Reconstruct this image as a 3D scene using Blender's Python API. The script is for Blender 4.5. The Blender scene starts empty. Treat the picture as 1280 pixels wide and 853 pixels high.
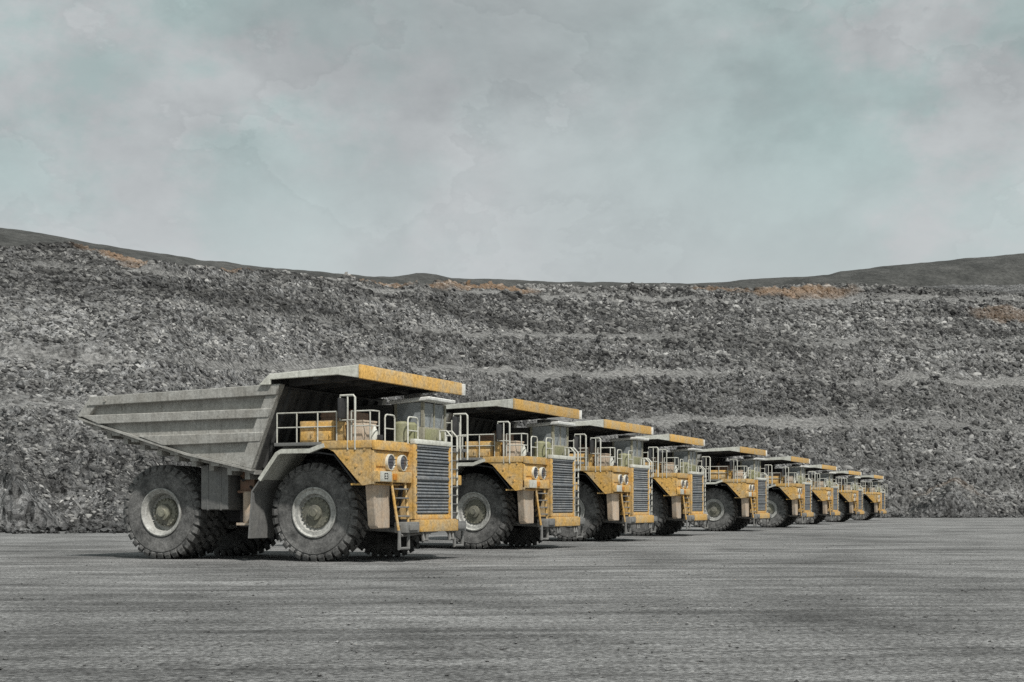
import bpy, bmesh, math, random
import numpy as np
from mathutils import Vector, Matrix

random.seed(7)
scene = bpy.context.scene
COL = scene.collection
PI = math.pi
R = math.radians

# ------------------------------------------------------------------ materials
def new_mat(name):
    m = bpy.data.materials.new(name)
    m.use_nodes = True
    nt = m.node_tree
    return m, nt, nt.nodes['Principled BSDF']

def N(nt, typ, **kw):
    n = nt.nodes.new(typ)
    for k, v in kw.items():
        if k in n.inputs.keys():
            n.inputs[k].default_value = v
        else:
            setattr(n, k, v)
    return n

def ramp(nt, src, stops):
    r = nt.nodes.new('ShaderNodeValToRGB')
    el = r.color_ramp.elements
    el[0].position, el[1].position = stops[0][0], stops[-1][0]
    for p, c in stops[1:-1]:
        el.new(p)
    for e, (p, c) in zip(sorted(el, key=lambda q: q.position), stops):
        e.color = (c, c, c, 1) if isinstance(c, (int, float)) else (*c, 1)
    nt.links.new(src, r.inputs[0])
    return r.outputs[0]

def mix(nt, fac, a, b, blend='MIX'):
    n = nt.nodes.new('ShaderNodeMix')
    n.data_type = 'RGBA'
    n.blend_type = blend
    for sock, v in ((n.inputs[0], fac), (n.inputs[6], a), (n.inputs[7], b)):
        if isinstance(v, (int, float)):
            sock.default_value = v
        elif isinstance(v, tuple):
            sock.default_value = (*v, 1)
        else:
            nt.links.new(v, sock)
    return n.outputs[2]

def obj_coords(nt, scale=(1, 1, 1)):
    """object coordinates shifted per object, so that copies wear differently"""
    tc = nt.nodes.new('ShaderNodeTexCoord')
    oi = nt.nodes.new('ShaderNodeObjectInfo')
    mul = N(nt, 'ShaderNodeMath', operation='MULTIPLY')
    mul.inputs[1].default_value = 57.0
    nt.links.new(oi.outputs['Random'], mul.inputs[0])
    add = N(nt, 'ShaderNodeVectorMath', operation='ADD')
    nt.links.new(tc.outputs['Object'], add.inputs[0])
    nt.links.new(mul.outputs[0], add.inputs[1])
    mp = nt.nodes.new('ShaderNodeMapping')
    mp.inputs['Scale'].default_value = scale
    nt.links.new(add.outputs[0], mp.inputs[0])
    return mp.outputs[0], oi.outputs['Random']

def noise(nt, vec, scale, detail=6, rough=.6):
    n = N(nt, 'ShaderNodeTexNoise', Scale=scale, Detail=detail, Roughness=rough)
    nt.links.new(vec, n.inputs['Vector'])
    return n.outputs[0]

def worn(name, base, dust, lo=.40, hi=.68, rough=.6, streak=True, chips=(.05, .045, .04), chip=.70, bump=.15, metal=0., mott=.75):
    """paint or metal with dust, vertical run streaks and chips"""
    m, nt, p = new_mat(name)
    v, rnd = obj_coords(nt)
    vs, _ = obj_coords(nt, (3.2, 3.2, .35))
    n1 = noise(nt, v, 1.6, 8, .68)
    n2 = noise(nt, vs, 2.2, 6, .7)
    n3 = noise(nt, v, 11, 5, .75)
    col = mix(nt, ramp(nt, n1, [(lo, 0.), (hi, 1.)]), base, dust)
    if streak:
        col = mix(nt, ramp(nt, n2, [(.50, 0.), (.74, .55)]), col, tuple(.45 * c for c in dust))
    col = mix(nt, 1., col, ramp(nt, n3, [(.3, mott), (.7, 2. - mott)]), 'MULTIPLY')
    col = mix(nt, ramp(nt, n3, [(chip, 0.), (chip + .05, 1.)]), col, chips)
    col = mix(nt, 1., col, ramp(nt, rnd, [(0., .86), (1., 1.10)]), 'MULTIPLY')
    nt.links.new(col, p.inputs['Base Color'])
    nt.links.new(ramp(nt, n1, [(.3, rough - .12), (.7, min(1., rough + .2))]), p.inputs['Roughness'])
    p.inputs['Metallic'].default_value = metal
    b = N(nt, 'ShaderNodeBump', Strength=bump, Distance=.03)
    nt.links.new(n3, b.inputs['Height'])
    nt.links.new(b.outputs[0], p.inputs['Normal'])
    return m

M = {}
M['yellow'] = worn('yellow_paint', (.62, .37, .105), (.46, .37, .235), .43, .68, streak=False, mott=.55, chip=.645)
M['bed'] = worn('bed_steel', (.37, .365, .34), (.26, .25, .225), .38, .66, .62, chips=(.10, .085, .07), chip=.66, bump=.35, mott=.7)
M['pale'] = worn('pale_paint', (.62, .62, .56), (.45, .44, .38), .42, .7)
M['white'] = worn('white_paint', (.78, .78, .75), (.55, .54, .5), .45, .75, streak=False)
M['beige'] = worn('dusty_panel', (.52, .40, .29), (.46, .40, .33), .40, .65)
M['grey'] = worn('grey_steel', (.17, .17, .165), (.23, .225, .21), .42, .7)
M['dark'] = worn('dark_steel', (.028, .028, .03), (.075, .072, .068), .5, .78)
M['shade_steel'] = worn('shade_darkened_steel', (.055, .055, .055), (.11, .107, .10), .45, .75)  # steel colour darkened to stand in for the shade under the canopy
M['brown'] = worn('rusty_box', (.20, .11, .07), (.25, .19, .14), .42, .7)
M['cab'] = worn('cab_paint', (.36, .34, .25), (.28, .27, .235), .42, .7)
M['slat'] = worn('grille_slat', (.15, .165, .18), (.26, .26, .255), .4, .7, mott=.6)
M['green'] = worn('green_box', (.24, .24, .13), (.28, .27, .2), .42, .7)
M['rim'] = worn('rim_paint', (.46, .46, .43), (.33, .325, .305), .4, .66, mott=.6)
M['hub'] = worn('hub_paint', (.22, .215, .165), (.14, .137, .12), .4, .66, mott=.55)

def rubber():
    m, nt, p = new_mat('dusty_rubber')
    v, rnd = obj_coords(nt)
    n1 = noise(nt, v, 2.4, 8, .7)
    n2 = noise(nt, v, 16, 5, .75)
    col = mix(nt, ramp(nt, n1, [(.36, 0.), (.68, 1.)]), (.048, .048, .047), (.20, .197, .19))
    col = mix(nt, 1., col, ramp(nt, n2, [(.3, .5), (.7, 1.5)]), 'MULTIPLY')
    nt.links.new(col, p.inputs['Base Color'])
    p.inputs['Roughness'].default_value = .85
    b = N(nt, 'ShaderNodeBump', Strength=.35, Distance=.03)
    nt.links.new(n2, b.inputs['Height'])
    nt.links.new(b.outputs[0], p.inputs['Normal'])
    return m
M['rubber'] = rubber()

def simple(name, col, rough=.5, metal=0., **kw):
    m, nt, p = new_mat(name)
    v, rnd = obj_coords(nt)
    n = noise(nt, v, 9, 4)
    c = mix(nt, 1., col, ramp(nt, n, [(.3, .75), (.7, 1.25)]), 'MULTIPLY')
    nt.links.new(c, p.inputs['Base Color'])
    p.inputs['Roughness'].default_value = rough
    p.inputs['Metallic'].default_value = metal
    for k, val in kw.items():
        p.inputs[k].default_value = val
    return m
M['glass'] = simple('cab_glass', (.26, .28, .285), .06, 0.)
M['lens'] = simple('lamp_lens', (.13, .13, .15), .10, .4)
M['chrome'] = simple('cylinder_rod', (.6, .6, .6), .25, .9)
M['ink'] = simple('black_lettering', (.02, .02, .02), .6)
M['amber'] = simple('amber_lens', (.55, .22, .03), .2)

# ------------------------------------------------------------------ mesh kit
class MB:
    def __init__(self):
        self.bm = bmesh.new()

    def _add(self, verts, faces):
        vs = [self.bm.verts.new(v) for v in verts]
        for f in faces:
            try:
                self.bm.faces.new([vs[i] for i in f])
            except ValueError:
                pass
        return vs

    def box(self, x0, x1, y0, y1, z0, z1, bev=0.0):
        b = bmesh.new()
        bmesh.ops.create_cube(b, size=1)
        for v in b.verts:
            v.co = Vector(((x0 + x1) / 2 + v.co.x * (x1 - x0), (y0 + y1) / 2 + v.co.y * (y1 - y0), (z0 + z1) / 2 + v.co.z * (z1 - z0)))
        if bev:
            bmesh.ops.bevel(b, geom=b.edges[:], offset=bev, segments=2, affect='EDGES', profile=.6)
        self.merge(b)
        return self

    def merge(self, b, mat=None):
        if mat is not None:
            b.transform(mat)
        me = bpy.data.meshes.new('scratch')
        b.to_mesh(me)
        b.free()
        self.bm.from_mesh(me)
        bpy.data.meshes.remove(me)

    def prism(self, poly, y0, y1, bev=0.0, axis='y'):
        """polygon in (x, z) swept along y, or in (y, z) swept along x"""
        b = bmesh.new()
        def P(a, c, d):
            return (a, d, c) if axis == 'y' else (d, a, c)
        lo = [b.verts.new(P(a, c, y0)) for a, c in poly]
        hi = [b.verts.new(P(a, c, y1)) for a, c in poly]
        n = len(poly)
        b.faces.new(lo)
        b.faces.new(hi[::-1])
        for i in range(n):
            j = (i + 1) % n
            b.faces.new((lo[j], lo[i], hi[i], hi[j]))
        bmesh.ops.recalc_face_normals(b, faces=b.faces[:])
        if bev:
            bmesh.ops.bevel(b, geom=b.edges[:], offset=bev, segments=1, affect='EDGES')
        self.merge(b)
        return self

    def strip(self, pts, t, y0, y1):
        """bent plate: polyline in (x, z) with thickness t, from y0 to y1"""
        n = len(pts)
        up, dn = [], []
        for i, (x, z) in enumerate(pts):
            a = Vector(pts[max(i - 1, 0)])
            c = Vector(pts[min(i + 1, n - 1)])
            d = (c - a).normalized()
            nx, nz = -d.y, d.x
            up.append((x + nx * t / 2, z + nz * t / 2))
            dn.append((x - nx * t / 2, z - nz * t / 2))
        for i in range(n - 1):
            q = [up[i], up[i + 1], dn[i + 1], dn[i]]
            self.prism(q, y0, y1)
        return self

    def tube(self, pts, r, seg=8):
        pts = [Vector(p) for p in pts]
        n = len(pts)
        rings = []
        prev = None
        for i, p in enumerate(pts):
            d = (pts[min(i + 1, n - 1)] - pts[max(i - 1, 0)]).normalized()
            if prev is None:
                a = d.orthogonal().normalized()
            else:
                a = (prev - d * prev.dot(d)).normalized()
            prev = a
            b = d.cross(a)
            k = 1.0
            if 0 < i < n - 1:
                cosang = (pts[i] - pts[i - 1]).normalized().dot((pts[i + 1] - pts[i]).normalized())
                k = 1 / max(.5, math.sqrt(max(0, (1 + cosang) / 2)))
            rings.append([self.bm.verts.new(p + (a * math.cos(2 * PI * j / seg) + b * math.sin(2 * PI * j / seg)) * r * k) for j in range(seg)])
        for i in range(n - 1):
            for j in range(seg):
                self.bm.faces.new((rings[i][j], rings[i][(j + 1) % seg], rings[i + 1][(j + 1) % seg], rings[i + 1][j]))
        self.bm.faces.new(rings[0][::-1])
        self.bm.faces.new(rings[-1])
        return self

    def lathe(self, prof, seg=48, c=(0, 0, 0), axis='y', closed=False, cap0=True):
        """profile of (offset along the axis, radius)"""
        rings = []
        for o, r in prof:
            ring = []
            for j in range(seg):
                a = 2 * PI * j / seg
                if axis == 'y':
                    p = (c[0] + r * math.cos(a), c[1] + o, c[2] + r * math.sin(a))
                elif axis == 'x':
                    p = (c[0] + o, c[1] + r * math.cos(a), c[2] + r * math.sin(a))
                else:
                    p = (c[0] + r * math.cos(a), c[1] + r * math.sin(a), c[2] + o)
                ring.append(self.bm.verts.new(p))
            rings.append(ring)
        m = len(rings)
        for i in range(m if closed else m - 1):
            A, B = rings[i], rings[(i + 1) % m]
            for j in range(seg):
                self.bm.faces.new((A[j], A[(j + 1) % seg], B[(j + 1) % seg], B[j]))
        if not closed:
            if prof[0][1] > 1e-4 and cap0:
                self.bm.faces.new(rings[0][::-1])
            if prof[-1][1] > 1e-4:
                self.bm.faces.new(rings[-1])
        return self

    def build(self, name, mat, parent=None, smooth=True, origin=None):
        bmesh.ops.remove_doubles(self.bm, verts=self.bm.verts[:], dist=1e-5)
        bmesh.ops.recalc_face_normals(self.bm, faces=self.bm.faces[:])
        if origin is not None:
            self.bm.transform(Matrix.Translation(-Vector(origin)))
        me = bpy.data.meshes.new(name)
        self.bm.to_mesh(me)
        self.bm.free()
        me.materials.append(mat)
        if smooth:
            me.polygons.foreach_set('use_smooth', [True] * len(me.polygons))
            me.set_sharp_from_angle(angle=R(32))
        o = bpy.data.objects.new(name, me)
        COL.objects.link(o)
        if parent is not None:
            o.parent = parent
            if origin is not None:
                po = parent.get('_o', (0, 0, 0))
                o.location = Vector(origin) - Vector(po)
            elif parent.get('_o') is not None:
                o.location = -Vector(parent['_o'])
        return o

# ------------------------------------------------------------------ the haul truck (x forward, y to its left, z up, origin under the front axle)
def tyre_mesh(w, r=1.465, lug=.10, n=32):
    """tyre centred on the axle, width w: rounded casing plus slanted lugs that wrap over the shoulder"""
    mb = MB()
    h = w / 2
    prof = [(-h + .13, .74), (-h + .05, .80), (-h + .01, .95), (-h - .012, 1.12), (-h + .0, 1.27), (-h - .004, 1.30), (-h + .02, 1.32), (-h + .035, r - .06), (-h + .10, r - .005),
            (0, r + .01), (h - .10, r - .005), (h - .035, r - .06), (h - .02, 1.32), (h + .004, 1.30), (h, 1.27), (h + .012, 1.12), (h - .01, .95), (h - .05, .80), (h - .13, .74)]
    mb.lathe(prof, 72, closed=True)
    step = 2 * PI / n
    for s in (-1, 1):
        for k in range(n):
            a0 = k * step + (0 if s < 0 else step / 2)
            st = [(h + .002, 1.36, 0.0, .30), (h + .010, r - .02, .02, .34), (h - .05, r + lug, .05, .33), (h * .45, r + lug + .008, .32, .28), (h * .04, r + lug + .008, .62, .22)]
            rings = []
            for (o, rr, sh, wd) in st:
                base = 1.3 if rr < 1.38 else r - .08
                c = a0 + sh * step * s
                hw = wd * step
                ring = []
                for (rad, da) in ((rr, -hw), (rr, hw), (base, hw * 1.15), (base, -hw * 1.15)):
                    ang = c + da
                    ring.append(mb.bm.verts.new((rad * math.cos(ang), s * o if rad == rr else s * min(o, h - .06), rad * math.sin(ang))))
                rings.append(ring)
            for i in range(len(rings) - 1):
                for j in range(4):
                    mb.bm.faces.new((rings[i][j], rings[i][(j + 1) % 4], rings[i + 1][(j + 1) % 4], rings[i + 1][j]))
            mb.bm.faces.new(rings[0][::-1])
            mb.bm.faces.new(rings[-1])
    for v in mb.bm.verts:
        if v.co.z < -.95 and abs(v.co.x) < .95:
            k = min(1., (-.95 - v.co.z) / .35) * max(0., 1 - (v.co.x / .95) ** 2)
            mid = 1. if v.co.z > -1.40 else .35
            v.co.y *= 1 + .075 * k * mid
            v.co.z = max(v.co.z, -1.53 + .004 * math.sin(v.co.x * 40))
    return mb

TR = 1.53   # rolling radius

def wheel(kind, c, s, w, parent, deep):
    """s = -1 when the wheel's outer face looks to the truck's right"""
    f = s * w / 2
    rim = MB()
    if deep:
        prof = [(f - s * .10, .80), (f + s * .0, .80), (f + s * .015, .76), (f - s * .05, .70), (f - s * .10, .64), (f - s * .40, .60), (f - s * .43, .2), (f - s * .43, 0.0)]
    else:
        prof = [(f - s * .10, .80), (f + s * .0, .80), (f + s * .015, .76), (f - s * .04, .71), (f - s * .05, .60), (f - s * .17, .55), (f - s * .2, .3), (f - s * .2, 0.0)]
    rim.lathe(prof, 56, cap0=False)
    ob = rim.build(kind, M['rim'], parent, origin=None)
    ob.location = c
    t = tyre_mesh(w).build('tyre', M['rubber'], ob)
    hb = MB()
    if deep:
        hb.lathe([(f - s * .43, .47), (f - s * .30, .46), (f - s * .26, .40), (f - s * .25, .27), (f - s * .10, .25), (f - s * .08, .15), (f - s * .02, .14), (f - s * .02, 0.)], 40)
    else:
        hb.lathe([(f - s * .20, .50), (f - s * .13, .49), (f - s * .11, .44), (f - s * .11, .25), (f - s * .02, .235), (f + s * .0, .13), (f + s * .05, .12), (f + s * .05, 0.)], 40)
    for k in range(20):
        a = 2 * PI * k / 20
        rr = .43 if deep else .465
        o0 = f - s * (.27 if deep else .13)
        b = bmesh.new()
        bmesh.ops.create_cone(b, segments=6, radius1=.028, radius2=.028, depth=.07, cap_ends=True)
        b.transform(Matrix.Translation((rr * math.cos(a), o0 + s * .03, rr * math.sin(a))) @ Matrix.Rotation(PI / 2, 4, 'X'))
        hb.merge(b)
    hb.build('hub', M['hub'], ob)
    return ob

def text_mesh(body, size, mat, name, parent, mtx):
    cu = bpy.data.curves.new(name, 'FONT')
    cu.body = body
    cu.size = size
    cu.extrude = .004
    cu.align_x = 'CENTER'
    cu.align_y = 'CENTER'
    tmp = bpy.data.objects.new(name, cu)
    COL.objects.link(tmp)
    dg = bpy.context.evaluated_depsgraph_get()
    me = bpy.data.meshes.new_from_object(tmp.evaluated_get(dg))
    bpy.data.objects.remove(tmp)
    me.transform(mtx)
    me.materials.clear()
    me.materials.append(mat)
    o = bpy.data.objects.new(name, me)
    COL.objects.link(o)
    o.parent = parent
    return o

def make_truck():
    root = bpy.data.objects.new('haul_truck', None)
    root.empty_display_size = 1
    COL.objects.link(root)

    # ---- chassis, axles, engine
    c = MB()
    for s in (-1, 1):
        c.prism([(-7.0, 1.55), (-5.2, 2.05), (-1.9, 1.95), (2.6, 1.75), (2.6, 1.15), (-1.9, 1.15), (-4.6, 1.25), (-7.0, 1.1)], s * .95 - .18, s * .95 + .18)
    for x in (-6.8, -4.4, -2.6, -1.6, 2.2):
        c.box(x - .17, x + .17, -.8, .8, 1.2, 1.7)
    c.lathe([(-1.0, .42), (-.6, .62), (.6, .62), (1.0, .42)], 24, (-5.86, 0, TR))
    c.lathe([(-2.0, .3), (2.0, .3)], 20, (0, 0, TR))
    c.box(-.4, .4, -1.6, 1.6, 1.25, 1.8, .06)
    c.box(-3.2, -2.4, -2.0, -.8, 1.05, 1.9, .05)
    c.build('chassis', M['dark'], root)
    e = MB()
    e.box(-1.3, 2.3, -1.0, 1.0, 1.5, 3.3, .06)
    e.box(-2.2, -1.3, -.9, .9, 1.6, 2.8, .05)
    for k in range(5):
        e.lathe([(-.05, .16), (.05, .16)], 14, (-.9 + .6 * k, -1.02, 2.5))
    e.build('engine', M['dark'], root)
    for s in (-1, 1):
        h = MB()
        h.tube([(-3.4, s * 1.35, 1.25), (-2.75, s * 1.35, 2.35)], .17, 14)
        h.tube([(-2.75, s * 1.35, 2.35), (-2.4, s * 1.35, 2.95)], .10, 12)
        h.build('hoist_cylinder', M['dark'], root)
        su = MB()
        su.tube([(0, s * 1.5, 1.6), (-.05, s * 1.42, 3.0)], .21, 16)
        su.build('suspension_cylinder', M['grey'], root)
        mf = MB()
        mf.strip([(-1.42, 2.72), (-1.86, 2.2), (-1.98, .72)], .05, min(s * 3.3, s * 1.9), max(s * 3.3, s * 1.9))
        mf.build('mudguard', M['grey'], root)
    # fuel tank on the right, hydraulic tank on the left
    t = MB()
    t.box(-4.12, -3.06, -2.85, -1.5, 1.62, 3.06, .06)
    for x in (-3.85, -3.35):
        t.box(x - .03, x + .03, -2.865, -1.5, 1.60, 3.075, .01)
    ft = t.build('fuel_tank', M['grey'], root)
    t = MB()
    t.box(-4.12, -3.06, 1.5, 2.85, 1.62, 3.06, .06)
    t.build('hydraulic_tank', M['grey'], root)
    a = MB()
    a.lathe([(0, .0), (.0, .17), (.05, .2), (.95, .2), (1.0, .17), (1.0, 0)], 18, (-2.52, -2.45, 1.2), axis='z')
    a.box(-2.85, -2.2, -2.7, -2.2, 1.12, 1.2)
    a.build('accumulator', M['beige'], root)
    a = MB()
    a.box(-2.84, -2.3, -2.5, -1.9, 2.22, 2.86, .03)
    a.tube([(-2.9, -2.52, 2.2), (-2.1, -2.52, 2.2)], .045)
    a.build('valve_box', M['brown'], root)

    # ---- wheels
    for s in (-1, 1):
        wheel('front_wheel', (0, s * 2.22, TR), s, .86, root, False)
        wheel('rear_wheel', (-5.86, s * 2.25, TR), s, .82, root, True)
        wheel('rear_wheel', (-5.86, s * 1.31, TR), s, .82, root, True)

    # ---- dump bed
    b = MB()
    tip, tr_, tf, lf, kink = (-8.63, 4.70), (-8.08, 5.36), (-.72, 5.52), (-1.78, 2.92), (-4.31, 3.45)
    for s in (-1, 1):
        def Y(u, v):
            return (min(s * u, s * v), max(s * u, s * v))
        b.prism([tip, tr_, tf, lf, kink], *Y(3.22, 3.30))
        b.prism([(-8.10, 5.35), (-.70, 5.53), (-.84, 5.19), (-8.22, 5.05)], *Y(3.18, 3.50), .02)                    # top rail
        b.prism([(-8.66, 4.70), (-8.12, 5.34), (-7.80, 5.12), (-8.18, 4.68)], *Y(3.2, 3.46), .02)                     # tail post
        b.prism([(-8.55, 4.745), (-1.03, 4.78), (-1.14, 4.50), (-7.75, 4.445)], *Y(3.2, 3.47), .02)                    # upper rib
        b.prism([(-6.20, 4.02), (-1.34, 4.05), (-1.46, 3.75), (-5.15, 3.69)], *Y(3.2, 3.46), .02)                     # lower rib
        b.prism([(-1.80, 2.90), (-.72, 5.49), (-1.14, 5.49), (-2.24, 3.00)], *Y(3.2, 3.44), .02)                      # front post
        b.strip([(-8.63, 4.66), (-4.31, 3.41), (-1.80, 2.87)], .07, *Y(3.15, 3.44))
        for k in range(8):                                                                                            # lugs under the edge
            x = -7.9 + .78 * k
            z = 4.66 - .2894 * (x + 8.63) if x < -4.31 else 3.41 - .2134 * (x + 4.31)
            b.box(x - .16, x + .16, *Y(3.05, 3.36), z - .17, z - .03, .02)
        for x, z in ((-6.95, 4.93), (-5.35, 4.95), (-7.45, 5.2)):
            b.lathe([(-.03, .05), (.03, .05)], 10, (x, s * (3.31 if z < 5.1 else 3.51), z))
    b.strip([(-8.60, 4.56), (-4.31, 3.32), (-1.80, 2.80)], .14, -3.2, 3.2)                                           # floor
    for k in range(9):
        x = -7.6 + .68 * k
        z = 4.56 - .2894 * (x + 8.63) if x < -4.31 else 3.32 - .2134 * (x + 4.31)
        b.box(x - .09, x + .09, -3.1, 3.1, z - .28, z - .06)
    for s in (-1, 1):
        b.strip([(-6.6, 3.75), (-4.31, 3.05), (-2.0, 2.58)], .35, s * .95 - .16, s * .95 + .16)
    bed = b.build('dump_bed', M['bed'], root)
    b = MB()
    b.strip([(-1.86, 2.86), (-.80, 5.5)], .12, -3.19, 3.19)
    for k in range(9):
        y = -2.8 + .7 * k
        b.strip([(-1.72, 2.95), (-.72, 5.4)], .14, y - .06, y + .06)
    b.build('headboard', M['shade_steel'], bed)  # shade below the canopy is put into the headboard's dark colour
    k = MB()
    for s in (-1, 1):
        y0, y1 = sorted((s * 3.502, s * 3.60))
        k.prism([(-1.42, 5.50), (-1.02, 5.835), (2.16, 6.0), (2.16, 5.60), (1.42, 5.72), (-.98, 5.66), (-1.0, 5.50)], y0, y1, .015)
        k.build('canopy_side', M['pale'], bed)
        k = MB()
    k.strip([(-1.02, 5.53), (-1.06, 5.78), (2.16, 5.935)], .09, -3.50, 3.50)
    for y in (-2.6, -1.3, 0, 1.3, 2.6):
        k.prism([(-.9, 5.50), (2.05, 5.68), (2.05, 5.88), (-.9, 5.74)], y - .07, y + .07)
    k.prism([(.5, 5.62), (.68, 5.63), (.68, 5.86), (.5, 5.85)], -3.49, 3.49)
    k.build('canopy', M['shade_steel'], bed)  # underside shade painted in as near-black steel
    l = MB()
    l.box(2.162, 2.235, -3.61, 3.46, 5.59, 6.005, .012)
    l.box(2.10, 2.17, -3.49, 3.45, 5.59, 5.70)
    l.build('canopy_lip', M['yellow'], bed)
    l = MB()
    l.box(2.162, 2.30, 3.462, 3.62, 5.58, 5.98, .012)
    l.build('corner_plate', M['white'], bed)

    # ---- deck and front fenders
    d = MB()
    d.box(-1.0, 2.5, -3.36, 3.36, 3.60, 3.70, .01)
    d.box(-.9, .5, -3.0, 3.0, 3.5, 3.6)
    d.build('deck', M['grey'], root)
    d = MB()
    d.box(2.505, 2.62, -3.40, -1.16, 3.44, 3.73, .02)
    d.build('deck_edge', M['yellow'], root)
    d = MB()
    d.box(2.20, 2.32, 1.47, 3.36, 3.40, 3.597, .02)
    d.build('deck_edge', M['yellow'], root)
    d = MB()
    d.box(.75, 2.50, -3.42, -3.365, 3.50, 3.73, .01)
    d.build('deck_edge', M['yellow'], root)
    for s in (-1, 1):
        y0, y1 = sorted((s * 1.75, s * 3.38))
        f = MB()
        f.strip([(-1.50, 2.58), (-.86, 3.38), (-.72, 3.47), (.30, 3.47), (.62, 3.56)], .07, y0, y1)
        q0, q1 = sorted((s * 3.30, s * 3.43))
        f.strip([(-1.50, 2.55), (-.86, 3.36), (-.72, 3.43), (.30, 3.43), (.62, 3.54), (.85, 3.60)], .13, q0, q1)
        f.build('wheel_arch', M['pale'], root)
        f = MB()
        f.strip([(-.60, 3.40), (.45, 3.40), (1.12, 3.30), (1.9, 2.40)], .05, *sorted((s * 1.75, s * 3.28)))
        f.build('inner_arch', M['dark'], root)
        f = MB()
        xf = 2.46 if s < 0 else 2.0
        p0, p1 = sorted((s * 3.33, s * 3.39))
        f.prism([(.72, 3.59), (xf, 3.59), (xf, 2.40), (2.16 if s < 0 else 1.9, 2.36), (1.95 if s < 0 else 1.8, 2.56), (1.16, 3.40)], p0, p1)
        # front wall with its shelf and frame
        fy0, fy1 = (-3.38, -1.17) if s < 0 else (1.47, 3.38)
        f.box(xf + .003, xf + .05, fy0, fy1, 2.50, 3.43, .01)
        f.box(xf + .003, xf + .10, fy0, fy0 + .14, 2.40, 3.43, .02)
        f.box(xf + .055, xf + .09, fy0 + .16, fy1 - .9, 2.95, 3.38, .01)
        f.box(xf - .10, xf + .26, fy0 - .0, fy1, 2.46, 2.80, .03)
        f.box(1.7, xf - .003, fy0 + .1, fy1 - .1, 2.37, 2.43)
        for (bx, bz) in ((1.65, 3.2), (2.1, 2.75), (2.25, 3.45), (1.95, 2.95)):
            f.lathe([(-.02, .04), (.02, .04)], 8, (bx, s * 3.40, bz))
        f.build('front_fender', M['yellow'], root)
        # panel below the fender, behind the step
        pnl = MB()
        pp = [(s * 3.20, 2.42), (s * 3.02, 1.12), (s * 2.90, 1.04), (s * 2.15, 1.04), (s * 2.15, 2.42)]
        pnl.prism(pp, xf - .32, xf - .02, .03, axis='x')
        pnl.build('front_panel', M['beige'], root)
        # head lamps
        for yy in ((-2.40, -1.58) if s < 0 else (1.85, 2.6)):
            hl = MB()
            hl.lathe([(0, .255), (.09, .255), (.12, .25), (.12, .228), (.06, .22), (.06, 0)], 32, (xf + .052, yy, 3.08), axis='x')
            ho = hl.build('headlight', M['pale'], root)
            ls = MB()
            ls.lathe([(0, .215), (.03, .20), (.045, .12), (.05, 0)], 28, (xf + .115, yy, 3.08), axis='x')
            ls.build('lens', M['lens'], ho)
            gr = MB()
            for q in (-.09, .09):
                gr.box(xf + .215, xf + .23, yy - .2, yy + .2, 3.08 + q - .012, 3.08 + q + .012)
            gr.build('lamp_guard', M['dark'], ho)
        # number plate and turn lamp on the shelf
        if s < 0:
            pl = MB()
            pl.box(xf + .262, xf + .285, -3.30, -2.58, 2.48, 2.79, .008)
            plo = pl.build('number_plate', M['pale'], root)
            text_mesh('E3', .27, M['ink'], 'plate_lettering', plo, Matrix.Translation((xf + .29, -2.94, 2.635)) @ Matrix.Rotation(PI / 2, 4, 'Z') @ Matrix.Rotation(PI / 2, 4, 'X'))
            tl = MB()
            tl.box(xf + .262, xf + .31, -2.48, -2.26, 2.53, 2.73, .02)
            tl.build('turn_lamp', M['amber'], root)
        # ladder from the bumper up to the shelf
        ld = MB()
        yb, yt = (s * 1.80, s * 1.95)
        lx = xf + .16
        for dy, dt in ((-.34, -.44), (.34, .44)):
            ld.tube([(lx + .12, yb + dy, .98), (lx, yt + dt, 2.46)], .045)
        lad = ld.build('ladder', M['yellow'], root)
        for q in range(5):
            z = 1.12 + .28 * q
            st = MB()
            st.box(lx - .02, lx + .16, s * (1.80 + .03 * q) - .36, s * (1.80 + .03 * q) + .36, z, z + .045, .008)
            st.build('ladder_step', M['grey'], lad)
        st = MB()
        st.tube([(2.82, s * 2.25, .98), (2.82, s * 2.25, .42), (2.82, s * 1.65, .42), (2.82, s * 1.65, .98)], .045)
        st.build('hanging_step', M['grey'], root)

    # ---- radiator grille
    g = MB()
    g.box(2.05, 2.70, -1.14, 1.44, 1.32, 3.68)
    g.box(2.70, 2.80, -1.15, -1.00, 1.32, 3.70, .02)
    g.box(2.70, 2.80, 1.33, 1.45, 1.32, 3.70, .02)
    g.box(2.70, 2.80, -.998, 1.328, 1.32, 1.46, .02)
    gf = g.build('grille_frame', M['yellow'], root)
    g = MB()
    g.box(2.62, 2.83, -1.16, 1.46, 3.701, 3.86, .03)
    g.build('grille_cap', M['pale'], gf)
    g = MB()
    g.box(2.701, 2.715, -.99, 1.32, 1.47, 3.69)
    for q in range(21):
        z = 1.52 + q * .1025
        g.prism([(2.72, z + .085), (2.772, z + .018), (2.772, z), (2.72, z + .05)], -.99, 1.32)
    for z in (2.02, 2.58, 3.14, 3.62):
        g.box(2.72, 2.80, -.995, 1.325, z, z + .075, .012)
    g.build('radiator_grille', M['slat'], gf)

    # ---- bumper
    bp = MB()
    bp.box(2.62, 3.02, -1.15, 1.55, .92, 1.29, .03)
    bp.box(2.70, 2.94, -1.1, 1.5, 1.292, 1.315)
    bum = bp.build('bumper', M['yellow'], root)
    for s, yy in ((-1, -1.62), (1, 1.82)):
        bp = MB()
        bp.box(2.55, 2.98, yy - .46, yy + .44, .90, 1.24, .04)
        bp.box(2.98, 3.05, yy - .30, yy + .25, .98, 1.16, .02)
        bp.build('bumper_end', M['grey'], bum)
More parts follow.
